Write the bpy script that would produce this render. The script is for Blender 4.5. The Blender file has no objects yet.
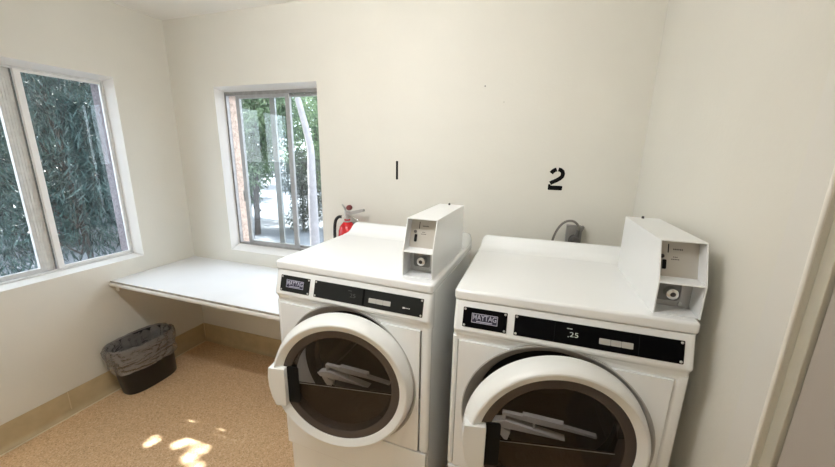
import bpy, bmesh, math, random
from mathutils import Vector, Matrix
C = bpy.context.scene.collection
PI = math.pi
random.seed(7)

# ---------------------------------------------------------------- materials
def mat(name, col, rough=.5, metal=0., spec=.5, coat=0., bump=0., bscale=200., var=0., vscale=8., emit=None, estr=0.):
    m = bpy.data.materials.new(name); m.use_nodes = True
    nt = m.node_tree; N = nt.nodes; L = nt.links
    p = N['Principled BSDF']
    p.inputs['Base Color'].default_value = (*col, 1)
    p.inputs['Roughness'].default_value = rough
    p.inputs['Metallic'].default_value = metal
    p.inputs['Specular IOR Level'].default_value = spec
    p.inputs['Coat Weight'].default_value = coat
    p.inputs['Coat Roughness'].default_value = .08
    if emit:
        p.inputs['Emission Color'].default_value = (*emit, 1); p.inputs['Emission Strength'].default_value = estr
    tc = N.new('ShaderNodeTexCoord')
    if var:
        n = N.new('ShaderNodeTexNoise'); n.inputs['Scale'].default_value = vscale; n.inputs['Detail'].default_value = 4
        L.new(tc.outputs['Object'], n.inputs['Vector'])
        r = N.new('ShaderNodeValToRGB')
        r.color_ramp.elements[0].position = .3; r.color_ramp.elements[1].position = .7
        r.color_ramp.elements[0].color = (*[c * (1 - var) for c in col], 1)
        r.color_ramp.elements[1].color = (*[min(1, c * (1 + var)) for c in col], 1)
        L.new(n.outputs['Fac'], r.inputs['Fac']); L.new(r.outputs['Color'], p.inputs['Base Color'])
    if bump:
        n = N.new('ShaderNodeTexNoise'); n.inputs['Scale'].default_value = bscale; n.inputs['Detail'].default_value = 3
        L.new(tc.outputs['Object'], n.inputs['Vector'])
        b = N.new('ShaderNodeBump'); b.inputs['Strength'].default_value = bump; b.inputs['Distance'].default_value = .01
        L.new(n.outputs['Fac'], b.inputs['Height']); L.new(b.outputs['Normal'], p.inputs['Normal'])
    return m

def glass_mat(name, tint, refl=1.0, rough=0.0):
    m = bpy.data.materials.new(name); m.use_nodes = True
    nt = m.node_tree; N = nt.nodes; L = nt.links
    N.remove(N['Principled BSDF'])
    t = N.new('ShaderNodeBsdfTransparent'); t.inputs['Color'].default_value = (*tint, 1)
    g = N.new('ShaderNodeBsdfGlossy'); g.inputs['Roughness'].default_value = rough
    lw = N.new('ShaderNodeLayerWeight'); lw.inputs['Blend'].default_value = .5
    pw = N.new('ShaderNodeMath'); pw.operation = 'POWER'; pw.inputs[1].default_value = 4.
    mu = N.new('ShaderNodeMath'); mu.operation = 'MULTIPLY_ADD'; mu.inputs[1].default_value = .8 * refl; mu.inputs[2].default_value = .035 * refl
    mx = N.new('ShaderNodeMixShader')
    L.new(lw.outputs['Facing'], pw.inputs[0]); L.new(pw.outputs[0], mu.inputs[0]); L.new(mu.outputs[0], mx.inputs['Fac'])
    L.new(t.outputs[0], mx.inputs[1]); L.new(g.outputs[0], mx.inputs[2])
    L.new(mx.outputs[0], N['Material Output'].inputs['Surface'])
    return m

def floor_mat():
    m = mat('speckled_vinyl', (.5, .3, .16), rough=.42, spec=.35)
    nt = m.node_tree; N = nt.nodes; L = nt.links; p = N['Principled BSDF']
    tc = N.new('ShaderNodeTexCoord')
    v = N.new('ShaderNodeTexVoronoi'); v.inputs['Scale'].default_value = 190
    L.new(tc.outputs['Object'], v.inputs['Vector'])
    sep = N.new('ShaderNodeSeparateColor'); L.new(v.outputs['Color'], sep.inputs[0])
    r = N.new('ShaderNodeValToRGB'); e = r.color_ramp.elements
    e[0].position = 0; e[0].color = (.54, .345, .185, 1)
    e[1].position = 1; e[1].color = (.86, .67, .46, 1)
    k = e.new(.3); k.color = (.71, .485, .28, 1)
    k = e.new(.8); k.color = (.77, .545, .33, 1)
    L.new(sep.outputs[0], r.inputs['Fac'])
    n = N.new('ShaderNodeTexNoise'); n.inputs['Scale'].default_value = 1.7; n.inputs['Detail'].default_value = 3
    L.new(tc.outputs['Object'], n.inputs['Vector'])
    mx = N.new('ShaderNodeMix'); mx.data_type = 'RGBA'; mx.blend_type = 'MULTIPLY'; mx.inputs[0].default_value = .35
    r2 = N.new('ShaderNodeValToRGB'); r2.color_ramp.elements[0].color = (.8, .78, .75, 1); r2.color_ramp.elements[1].color = (1, 1, 1, 1)
    r2.color_ramp.elements[0].position = .35; r2.color_ramp.elements[1].position = .65
    L.new(n.outputs['Fac'], r2.inputs['Fac'])
    L.new(r.outputs['Color'], mx.inputs[6]); L.new(r2.outputs['Color'], mx.inputs[7])
    L.new(mx.outputs[2], p.inputs['Base Color'])
    return m

def leaf_mat(name, c1, c2, trans=.35, scale=6):
    m = bpy.data.materials.new(name); m.use_nodes = True
    nt = m.node_tree; N = nt.nodes; L = nt.links; p = N['Principled BSDF']
    p.inputs['Roughness'].default_value = .38
    tc = N.new('ShaderNodeTexCoord')
    v = N.new('ShaderNodeTexNoise'); v.inputs['Scale'].default_value = scale; v.inputs['Detail'].default_value = 5
    L.new(tc.outputs['Object'], v.inputs['Vector'])
    r = N.new('ShaderNodeValToRGB'); r.color_ramp.elements[0].position = .35; r.color_ramp.elements[1].position = .68
    r.color_ramp.elements[0].color = (*c1, 1); r.color_ramp.elements[1].color = (*c2, 1)
    L.new(v.outputs['Fac'], r.inputs['Fac']); L.new(r.outputs['Color'], p.inputs['Base Color'])
    t = N.new('ShaderNodeBsdfTranslucent'); L.new(r.outputs['Color'], t.inputs['Color'])
    mx = N.new('ShaderNodeMixShader'); mx.inputs['Fac'].default_value = trans
    L.new(p.outputs[0], mx.inputs[1]); L.new(t.outputs[0], mx.inputs[2])
    L.new(mx.outputs[0], N['Material Output'].inputs['Surface'])
    return m

M = {}
M['wall'] = mat('cream_wall_paint', (.725, .705, .638), rough=.55, spec=.3, bump=.06, bscale=60, var=.02, vscale=3)
M['ceil'] = mat('ceiling_paint', (.87, .855, .81), rough=.7)
M['floor'] = floor_mat()
M['base'] = mat('tan_cove_base', (.50, .395, .235), rough=.4, var=.08, vscale=14)
M['joint'] = mat('pale_base_joint', (.60, .49, .31), rough=.5)
M['seam'] = mat('cream_sealant', (.72, .62, .45), rough=.6)
M['alu'] = mat('brushed_aluminium', (.66, .66, .65), rough=.42, metal=.1, var=.08, vscale=30)
M['alu_dark'] = mat('weathered_aluminium', (.27, .26, .25), rough=.5, metal=.4, var=.15, vscale=30)
M['alu_mid'] = mat('grey_aluminium', (.33, .33, .325), rough=.4, metal=.2, var=.08, vscale=30)
M['alu_white'] = mat('pale_aluminium', (.82, .815, .80), rough=.35)
M['sill'] = mat('window_return_paint', (.78, .77, .745), rough=.4)
M['glass'] = glass_mat('window_glass', (.95, .97, .97), 1.0)
M['stucco'] = mat('peach_stucco', (.50, .395, .325), rough=.9, bump=.8, bscale=90, var=.25, vscale=45)
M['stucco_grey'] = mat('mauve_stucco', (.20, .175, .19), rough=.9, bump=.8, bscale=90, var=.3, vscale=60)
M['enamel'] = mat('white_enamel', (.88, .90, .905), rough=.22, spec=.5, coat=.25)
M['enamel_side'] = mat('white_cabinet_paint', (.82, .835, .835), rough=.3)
M['ring'] = mat('white_door_plastic', (.83, .84, .82), rough=.3)
M['surround_shade'] = mat('surround_shade_grey', (.46, .455, .44), rough=.45)  # shade on the white opening bevel, put into a darker grey
M['dark_gap'] = mat('dark_rubber', (.006, .006, .006), rough=.6, spec=.15)
M['drum'] = mat('drum_steel', (.20, .18, .165), rough=.45, metal=.5)
M['lint'] = mat('pale_grey_plastic', (.75, .75, .74), rough=.4)
M['smoke'] = mat('smoked_plastic', (.062, .050, .045), rough=.15, spec=.5)
M['half_disc'] = mat('dark_brown', (.050, .034, .022), rough=.25, spec=.4)
M['tint'] = glass_mat('tinted_door_glass', (.55, .52, .50), 1.0)
M['black'] = mat('black_panel', (.003, .003, .0035), rough=.4, spec=.04)
M['charcoal'] = mat('charcoal_panel', (.020, .021, .020), rough=.45, spec=.08)
M['chrome'] = mat('chrome', (.75, .75, .74), rough=.2, metal=1.)
M['screw'] = mat('screw_steel', (.55, .55, .54), rough=.3, metal=.8)
M['key'] = mat('pale_keys', (.48, .475, .45), rough=.5)
M['logo'] = mat('silver_blue_badge_print', (.46, .46, .56), rough=.4)
M['logobg'] = mat('navy_badge_ground', (.02, .02, .045), rough=.4)
M['lcd_dim'] = mat('faint_display_print', (.06, .06, .058), rough=.5)
M['lcd'] = mat('lit_display_digits', (.45, .50, .45), rough=.5, emit=(.55, .62, .55), estr=.12)
M['coin'] = mat('coin_box_paint', (.83, .845, .85), rough=.28)
M['coinplate'] = mat('warm_grey_plate', (.50, .47, .42), rough=.35, metal=.3)
M['lockplate'] = mat('grey_metal_plate', (.47, .46, .45), rough=.35, metal=.5)
M['locktray'] = mat('dark_lock_recess', (.24, .235, .23), rough=.4, metal=.4)
M['mark'] = mat('dark_print', (.06, .05, .05), rough=.6)
M['number'] = mat('black_number_paint', (.004, .004, .004), rough=.7, spec=.08)
M['counter'] = mat('white_laminate', (.80, .81, .83), rough=.3, var=.02, vscale=5)
M['edge'] = mat('worn_edge_band', (.33, .29, .24), rough=.6, var=.3, vscale=25)
M['lip'] = mat('white_edge_strip', (.76, .74, .70), rough=.45)
M['under'] = mat('raw_board_underside', (.42, .33, .24), rough=.8)
M['chip'] = mat('bare_white_chips', (.93, .90, .84), rough=.6)
M['bin'] = mat('black_bin_plastic', (.010, .010, .010), rough=.35)
M['red'] = mat('red_extinguisher_paint', (.55, .02, .025), rough=.25)
M['gauge'] = mat('dark_red_cap', (.16, .03, .03), rough=.4)
M['rubber'] = mat('black_hose_rubber', (.012, .012, .012), rough=.5)
M['grey_box'] = mat('grey_outlet_metal', (.27, .26, .245), rough=.45, metal=.3)
M['cord'] = mat('grey_brown_cord', (.19, .175, .15), rough=.5)
M['plug'] = mat('dark_plug_rubber', (.065, .06, .055), rough=.5)
M['label'] = mat('white_label', (.85, .85, .83), rough=.5)
M['leaf_door'] = mat('taupe_door_paint', (.40, .355, .31), rough=.5, bump=.05, bscale=40)
M['jamb'] = mat('olive_jamb', (.49, .46, .375), rough=.5)  # darker and more olive than the casing
M['casing'] = mat('smooth_casing_paint', (.715, .695, .642), rough=.45)
M['bead'] = mat('cream_bead_paint', (.82, .79, .73), rough=.3)
M['ground'] = mat('sunlit_concrete', (.15, .165, .18), rough=.9, var=.3, vscale=1.2)
M['bark'] = mat('grey_bark', (.05, .042, .036), rough=.9, var=.3, vscale=20)
M['palebark'] = mat('pale_bark', (.27, .255, .26), rough=.8, var=.12, vscale=12)
M['leafA'] = leaf_mat('blue_green_leaves', (.006, .013, .012), (.085, .15, .14), .25, 7)
M['leafB'] = leaf_mat('mid_green_leaves', (.035, .07, .04), (.22, .31, .17), .45, 2.5)
M['leafC'] = leaf_mat('dark_green_leaves', (.012, .026, .022), (.06, .105, .075), .3, 3)
M['leafD'] = leaf_mat('grey_green_leaves', (.04, .045, .036), (.17, .18, .15), .4, 5)
M['lamp'] = mat('lamp_diffuser', (.9, .9, .9), rough=.5, emit=(1., .995, .985), estr=1.)

def bag_mat():
    m = bpy.data.materials.new('clear_grey_liner'); m.use_nodes = True
    nt = m.node_tree; N = nt.nodes; L = nt.links; p = N['Principled BSDF']
    p.inputs['Base Color'].default_value = (.46, .435, .415, 1); p.inputs['Roughness'].default_value = .14
    p.inputs['Specular IOR Level'].default_value = 1.0
    t = N.new('ShaderNodeBsdfTransparent'); t.inputs['Color'].default_value = (.88, .87, .86, 1)
    tc = N.new('ShaderNodeTexCoord'); n = N.new('ShaderNodeTexNoise'); n.inputs['Scale'].default_value = 9; n.inputs['Detail'].default_value = 4; n.inputs['Distortion'].default_value = 1.2
    mp = N.new('ShaderNodeMapping'); mp.inputs['Scale'].default_value = (1, .5, 2.2); mp.inputs['Rotation'].default_value = (.5, 0, 0)
    L.new(tc.outputs['Object'], mp.inputs['Vector']); L.new(mp.outputs[0], n.inputs['Vector'])
    b = N.new('ShaderNodeBump'); b.inputs['Strength'].default_value = 1.; b.inputs['Distance'].default_value = .07
    L.new(n.outputs['Fac'], b.inputs['Height']); L.new(b.outputs[0], p.inputs['Normal'])
    mx = N.new('ShaderNodeMixShader'); mx.inputs['Fac'].default_value = .46
    L.new(p.outputs[0], mx.inputs[2]); L.new(t.outputs[0], mx.inputs[1])
    L.new(mx.outputs[0], N['Material Output'].inputs['Surface'])
    return m
M['bag'] = bag_mat()

# ---------------------------------------------------------------- mesh helpers
def box(bm, x0, x1, y0, y1, z0, z1):
    vs = [bm.verts.new((x, y, z)) for x in (x0, x1) for y in (y0, y1) for z in (z0, z1)]
    for f in ((0, 1, 3, 2), (4, 6, 7, 5), (0, 4, 5, 1), (2, 3, 7, 6), (0, 2, 6, 4), (1, 5, 7, 3)):
        bm.faces.new([vs[i] for i in f])
    return vs

def prism(bm, poly, a0, a1, axis='x'):
    """extrude a polygon along an axis; poly is in the two other axes, in xyz order"""
    def P(u, v, a):
        return {'x': (a, u, v), 'y': (u, a, v), 'z': (u, v, a)}[axis]
    A = [bm.verts.new(P(u, v, a0)) for u, v in poly]; B = [bm.verts.new(P(u, v, a1)) for u, v in poly]
    n = len(poly)
    bm.faces.new(A); bm.faces.new(B[::-1])
    for i in range(n):
        bm.faces.new((A[i], B[i], B[(i + 1) % n], A[(i + 1) % n]))

def lathe(bm, prof, cx=0, cz=0, axis='y', n=96, a0=0., a1=2 * PI, cy=0):
    """prof: (r, h) pairs turned about the axis"""
    full = abs(a1 - a0 - 2 * PI) < 1e-6
    k = n if full else n + 1
    rings = []
    for i in range(k):
        a = a0 + (a1 - a0) * i / n
        ring = []
        for r, h in prof:
            if axis == 'y': ring.append(bm.verts.new((cx + r * math.cos(a), cy + h, cz + r * math.sin(a))))
            else: ring.append(bm.verts.new((cx + r * math.cos(a), cy + r * math.sin(a), cz + h)))
        rings.append(ring)
    for i in range(n):
        A, B = rings[i], rings[(i + 1) % k]
        for j in range(len(prof) - 1):
            if prof[j][0] < 1e-7 and prof[j + 1][0] < 1e-7: continue
            try: bm.faces.new((A[j], A[j + 1], B[j + 1], B[j]))
            except ValueError: pass
    return rings

def tube(bm, pts, r, n=12):
    pts = [Vector(p) for p in pts]; rings = []
    up = Vector((0, 0, 1))
    for i, p in enumerate(pts):
        t = (pts[min(i + 1, len(pts) - 1)] - pts[max(i - 1, 0)]).normalized()
        s = t.cross(up)
        if s.length < .05: s = t.cross(Vector((1, 0, 0)))
        s.normalize(); u = s.cross(t)
        rr = r[i] if isinstance(r, (list, tuple)) else r
        rings.append([bm.verts.new(p + (s * math.cos(2 * PI * j / n) + u * math.sin(2 * PI * j / n)) * rr) for j in range(n)])
    for A, B in zip(rings, rings[1:]):
        for j in range(n): bm.faces.new((A[j], A[(j + 1) % n], B[(j + 1) % n], B[j]))
    bm.faces.new(rings[0][::-1]); bm.faces.new(rings[-1])

def spline(pts, k=8):
    pts = [Vector(p) for p in pts]; out = []
    P = [pts[0]] + pts + [pts[-1]]
    for i in range(1, len(P) - 2):
        for j in range(k):
            t = j / k; a, b, c, d = P[i - 1], P[i], P[i + 1], P[i + 2]
            out.append(.5 * ((2 * b) + (c - a) * t + (2 * a - 5 * b + 4 * c - d) * t * t + (3 * b - a - 3 * c + d) * t ** 3))
    out.append(pts[-1]); return out

def rrect(x0, x1, z0, z1, r, n=6):
    out = []
    for cx, cz, a in ((x1 - r, z1 - r, 0), (x0 + r, z1 - r, PI / 2), (x0 + r, z0 + r, PI), (x1 - r, z0 + r, 3 * PI / 2)):
        for i in range(n + 1):
            t = a + PI / 2 * i / n; out.append((cx + r * math.cos(t), cz + r * math.sin(t)))
    return out

def obj(name, bm, m, parent=None, smooth=False, bevel=0., seg=2, loc=(0, 0, 0), weld=True, angle=35):
    if weld: bmesh.ops.remove_doubles(bm, verts=bm.verts, dist=1e-6)
    bmesh.ops.recalc_face_normals(bm, faces=bm.faces)
    me = bpy.data.meshes.new(name); bm.to_mesh(me); bm.free()
    o = bpy.data.objects.new(name, me); C.objects.link(o); me.materials.append(m)
    o.location = loc
    if parent: o.parent = parent
    if smooth or bevel:
        for p in me.polygons: p.use_smooth = True
        me.set_sharp_from_angle(angle=math.radians(angle))
    if bevel:
        b = o.modifiers.new('bevel', 'BEVEL'); b.width = bevel; b.segments = seg; b.limit_method = 'ANGLE'; b.angle_limit = math.radians(40)
        b.harden_normals = True
    return o

def empty(name, loc=(0, 0, 0), rz=0):
    o = bpy.data.objects.new(name, None); C.objects.link(o); o.location = loc; o.rotation_euler = (0, 0, rz)
    o.empty_display_size = .1
    return o

def tag(o, label=None, cat=None, group=None, kind=None):
    if label: o['label'] = label
    if cat: o['category'] = cat
    if group: o['group'] = group
    if kind: o['kind'] = kind
    return o

def text_bm(txt, size, width=None, bold=0.):
    cu = bpy.data.curves.new('lettering', 'FONT'); cu.body = txt; cu.size = size; cu.align_x = 'CENTER'; cu.align_y = 'CENTER'
    cu.offset = bold; cu.resolution_u = 4
    o = bpy.data.objects.new('lettering', cu); C.objects.link(o)
    bpy.context.view_layer.update()
    me = bpy.data.meshes.new_from_object(o.evaluated_get(bpy.context.evaluated_depsgraph_get()))
    bpy.data.objects.remove(o); bm = bmesh.new(); bm.from_mesh(me); bpy.data.meshes.remove(me)
    if width:
        xs = [v.co.x for v in bm.verts]; s = width / (max(xs) - min(xs))
        for v in bm.verts: v.co.x *= s
    bm.faces.ensure_lookup_table()
    r = bmesh.ops.extrude_face_region(bm, geom=bm.faces[:])
    for v in [g for g in r['geom'] if isinstance(g, bmesh.types.BMVert)]: v.co.z += .0006
    return bm

# ---------------------------------------------------------------- room shell
H = 2.41; YF = -2.95
def shell_with_hole(inner_at, outer_at, a0, a1, z0, z1, hole, splay, fd, thick, back_mat=None):
    """wall seen from inside at depth 0; at(a, z, depth) -> point. hole = a0,a1,z0,z1; the return splays to `splay` at depth fd"""
    bm = bmesh.new()
    def rect(r, d): return [bm.verts.new(inner_at(a, z, d)) for a, z in ((r[0], r[2]), (r[1], r[2]), (r[1], r[3]), (r[0], r[3]))]
    O0 = rect((a0, a1, z0, z1), 0); A = rect(hole, 0); B = rect(splay, fd); D = rect(splay, thick); O1 = rect((a0, a1, z0, z1), thick)
    fs = []
    for P, Q, tagm in ((O0, A, 0), (A, B, 1), (B, D, 2), (D, O1, 2), (O1, O0, 0)):
        for i in range(4):
            f = bm.faces.new((P[i], P[(i + 1) % 4], Q[(i + 1) % 4], Q[i])); f.material_index = tagm; fs.append(f)
    return bm
FD = .065; TH = .185
W1 = (-1.225, -.3625, .838, 1.979); W1s = (-1.205, -.385, .853, 1.955)
W2 = (.391, 1.207, .826, 1.971); W2s = (.408, 1.197, .860, 1.945)
bm = shell_with_hole(lambda a, z, d: (-d, a, z), None, YF, 0, 0, H, W1, W1s, FD, TH)
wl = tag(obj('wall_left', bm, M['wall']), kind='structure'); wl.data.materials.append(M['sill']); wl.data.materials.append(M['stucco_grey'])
bm = shell_with_hole(lambda a, z, d: (a, d, z), None, -TH, 3.2, 0, H, W2, W2s, FD, TH)
wb = tag(obj('wall_back', bm, M['wall']), kind='structure'); wb.data.materials.append(M['sill']); wb.data.materials.append(M['stucco'])
bm = bmesh.new(); box(bm, -TH, 3.4, YF - .12, .235, -.1, 0)
tag(obj('floor', bm, M['floor']), kind='structure')
bm = bmesh.new(); box(bm, -TH, 3.4, YF - .12, .235, H, H + .1)
tag(obj('ceiling', bm, M['ceil']), kind='structure')
bm = bmesh.new(); box(bm, 0, 3.3, YF - .12, YF, 0, H)
tag(obj('wall_front', bm, M['wall']), kind='structure')
# right wall flares slightly, with a doorway towards the viewer
RA = .0617; RX = 2.979
DT0, DT1, DZ = 1.024, 1.93, 2.05
bm = bmesh.new()
box(bm, 0, .12, -DT0, 0, 0, H); box(bm, 0, .12, -DT1, -DT0, DZ, H); box(bm, 0, .12, -2.97, -DT1, 0, H)
wr = tag(obj('wall_right', bm, M['wall'], loc=(RX, 0, 0)), kind='structure'); wr.rotation_euler[2] = RA
def tri_right(name, bm, m, parent=None, **k):
    o = obj(name, bm, m, parent, **k)
    if not parent: o.location = (RX, 0, 0); o.rotation_euler[2] = RA
    return o
# door frame + leaf
bm = bmesh.new()
box(bm, -.0008, .001, -DT0 + .008, -DT0 + .083, 0, DZ + .075); box(bm, -.0008, .001, -DT1 - .075, -DT1, 0, DZ + .075); box(bm, -.0008, .001, -DT1, -DT0 + .008, DZ, DZ + .075)
door = tri_right('door_1', bm, M['casing']); tag(door, kind='structure')
bm = bmesh.new(); tube(bm, [(-.001, -DT0 + .001, 0), (-.001, -DT0 + .001, DZ)], .0045, 14); tube(bm, [(-.001, -DT1 - .001, 0), (-.001, -DT1 - .001, DZ)], .0045, 14)
obj('edge_bead', bm, M['bead'], door, smooth=True)
bm = bmesh.new(); box(bm, .014, .11, -DT0 - .030, -DT0, 0, DZ); box(bm, .014, .11, -DT1, -DT1 + .05, 0, DZ); box(bm, .014, .11, -DT1, -DT0, DZ - .05, DZ)
obj('jamb', bm, M['jamb'], door, bevel=.002)
bm = bmesh.new(); box(bm, .022, .062, -DT1 + .055, -DT0 - .034, .008, DZ - .055)
obj('door_leaf', bm, M['leaf_door'], door, bevel=.002)
bm = bmesh.new(); lathe(bm, [(0, -.07), (.022, -.068), (.027, -.055), (.022, -.04), (.01, -.03), (.01, -.008), (.03, -.006), (.03, 0)], axis='z', n=24)
for v in bm.verts: v.co = Vector((.022 + v.co.z, -DT1 + .13 + v.co.x, 1.0 + v.co.y))
obj('door_knob', bm, M['chrome'], door, smooth=True)

# cove base
def base_profile(d, h=.146):
    pr = [(0, h), (.004, h), (.006, h - .01), (.006, .035), (.009, .018), (.018, .006), (.028, .002), (.028, 0), (0, 0)]
    return [(u * 1.0, z) for u, z in pr]
bm = bmesh.new(); prism(bm, [(u, z) for u, z in base_profile(0)], YF, 0, 'y')
bl = tag(obj('baseboard_left', bm, M['base'], smooth=True), kind='structure')
bm = bmesh.new(); prism(bm, [(-u, z) for u, z in base_profile(0)], 0, RX, 'x')
bb = tag(obj('baseboard_back', bm, M['base'], smooth=True), kind='structure')
bm = bmesh.new(); prism(bm, [(-u, z) for u, z in base_profile(0)], -.95, 0, 'y')
br = tri_right('baseboard_right', bm, M['base'], smooth=True); tag(br, kind='structure')
bm = bmesh.new(); box(bm, .026, .034, YF, -.03, 0, .0035)
obj('sealant_line', bm, M['seam'], bl)
bm = bmesh.new(); box(bm, .0055, .0075, -.903, -.899, .03, .146); obj('joint', bm, M['joint'], bl)
bm = bmesh.new(); box(bm, .004, .010, -.010, -.004, .012, .147); obj('corner_joint', bm, M['seam'], bb)

# ---------------------------------------------------------------- windows
# window_1 in the left wall: local a = y, depth to -x
def bar(bm, at, a0, a1, z0, z1, d0, d1):
    p0 = at(a0, z0, d0); p1 = at(a1, z1, d1)
    box(bm, *sorted((p0[0], p1[0])), *sorted((p0[1], p1[1])), *sorted((p0[2], p1[2])))
def frame_bars(bm, at, a0, a1, z0, z1, w, d0, d1, wt=None, wb=None):
    wt = wt or w; wb = wb or w
    bar(bm, at, a0, a0 + w, z0, z1, d0, d1); bar(bm, at, a1 - w, a1, z0, z1, d0, d1)
    bar(bm, at, a0 + w, a1 - w, z0, z0 + wb, d0, d1); bar(bm, at, a0 + w, a1 - w, z1 - wt, z1, d0, d1)
at1 = lambda a, z, d: (-d, a, z)
bm = bmesh.new(); frame_bars(bm, at1, *W1s, .010, FD, .094)
w1 = tag(obj('window_1', bm, M['alu'], bevel=.0015), kind='structure')
a0, a1, z0, z1 = W1s[0] + .010, W1s[1] - .010, W1s[2] + .010, W1s[3] - .010
bm = bmesh.new(); bar(bm, at1, -.776, -.748, z0, z1, .070, .092); bar(bm, at1, -.748, a1, z0, z0 + .014, .074, .090)
bar(bm, at1, -.748, a1, z1 - .012, z1, .074, .090); bar(bm, at1, a1 - .005, a1, z0, z1, .074, .090)
obj('fixed_sash', bm, M['alu_white'], w1, bevel=.002)
bm = bmesh.new(); bar(bm, at1, -.748, a1 - .005, z0 + .014, z1 - .012, .080, .084); obj('pane', bm, M['glass'], w1)
bm = bmesh.new(); bar(bm, at1, -.842, -.780, z0, z1, .096, .118)
for i in range(5): bar(bm, at1, -.838 + i * .0122, -.832 + i * .0122, z0, z1, .0935, .097)
bar(bm, at1, a0, -.842, z0, z0 + .022, .096, .118); bar(bm, at1, a0, -.842, z1 - .02, z1, .096, .118); bar(bm, at1, a0, a0 + .03, z0, z1, .096, .118)
obj('sliding_sash', bm, M['alu'], w1, bevel=.001)
bm = bmesh.new(); bar(bm, at1, a0 + .03, -.842, z0 + .022, z1 - .02, .105, .109); obj('pane', bm, M['glass'], w1)
bm = bmesh.new(); bar(bm, at1, -.7815, -.778, z0, z1, .092, .1); obj('weatherstrip', bm, M['alu_dark'], w1)

at2 = lambda a, z, d: (a, d, z)
bm = bmesh.new(); frame_bars(bm, at2, *W2s, .012, FD, .092, .022, .016)
w2 = tag(obj('window_2', bm, M['alu_dark'], bevel=.0015), kind='structure')
a0, a1, z0, z1 = W2s[0] + .012, W2s[1] - .012, W2s[2] + .016, W2s[3] - .022
bm = bmesh.new(); frame_bars(bm, at2, .502, .948, z0, z1, .032, .066, .088, .022, .022)
bar(bm, at2, .496, .502, 1.19, 1.27, .060, .085)
obj('sliding_sash', bm, M['alu_mid'], w2, bevel=.002)
bm = bmesh.new(); bar(bm, at2, .534, .916, z0 + .022, z1 - .022, .075, .079); obj('pane', bm, M['glass'], w2)
bm = bmesh.new(); frame_bars(bm, at2, .765, a1, z0, z1, .040, .092, .112, .018, .018)
obj('fixed_sash', bm, M['alu_mid'], w2, bevel=.002)
bm = bmesh.new(); bar(bm, at2, .805, a1 - .040, z0 + .018, z1 - .018, .100, .104); obj('pane', bm, M['glass'], w2)

# ---------------------------------------------------------------- counter
ct = empty('wall_counter', (0, 0, .70))
tag(ct, 'white laminate folding counter fixed in the corner beneath both windows', 'counter')
bm = bmesh.new(); box(bm, .001, 1.505, -.580, -.001, .004, .030)
obj('top', bm, M['counter'], ct, bevel=.002)
bm = bmesh.new(); box(bm, .001, 1.505, -.585, -.5795, .019, .0285); obj('edge_band', bm, M['edge'], ct)
bm = bmesh.new(); prism(bm, [(-.594, 0.0), (-.594, .015), (-.589, .0185), (-.5805, .0185), (-.5805, 0.0)], .001, 1.505, 'x'); obj('lip', bm, M['lip'], ct, bevel=.0015)
bm = bmesh.new(); box(bm, .001, 1.505, -.5805, -.001, -.001, .0042); obj('underside', bm, M['under'], ct)
bm = bmesh.new(); box(bm, .001, .03, -.56, -.01, -.045, -.001); box(bm, .03, 1.5, -.03, -.001, -.045, -.001); obj('cleat', bm, M['lip'], ct)
rr = random.Random(3)
for cx, w in ((.262, .045), (.318, .026), (.352, .026), (.44, .045), (.489, .018), (.115, .018), (.185, .014)):
    n = 9; pts = []; bm = bmesh.new()
    for i in range(n):
        a = 2 * PI * i / n; q = .6 + .6 * rr.random()
        pts.append((cx + w * .55 * q * math.cos(a), min(max(-.5755 + .010 * q * math.sin(a), -.5795), -.55)))
    prism(bm, pts, .0298, .0304, 'z'); obj('worn_chip', bm, M['chip'], ct)

# ---------------------------------------------------------------- dryers
DW = .686
ZL, ZT, ZS = 1.083, 1.121, 1.172
FY0, FZ0, FY1, FZ1 = -.001, 1.083, -.027, .9885       # slanted fascia, top and bottom
FL = math.hypot(FY1 - FY0, FZ1 - FZ0); FA = math.atan2(FY0 - FY1, FZ0 - FZ1)
def fascia(o, x, s, lift=0.):
    """place an object modelled in x / up-z with its front at y=0 on the fascia, s metres below its top edge"""
    t = s / FL
    nx = Vector((0, -math.cos(FA), math.sin(FA)))
    p = Vector((x, FY0 + (FY1 - FY0) * t, FZ0 + (FZ1 - FZ0) * t)) + nx * lift
    o.location = p; o.rotation_euler = (-FA, 0, 0)
def flat_text(txt, size, width, bold=0.):
    bm = text_bm(txt, size, width, bold)
    for v in bm.verts: v.co = Vector((v.co.x, -v.co.z, v.co.y))
    return bm

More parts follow.
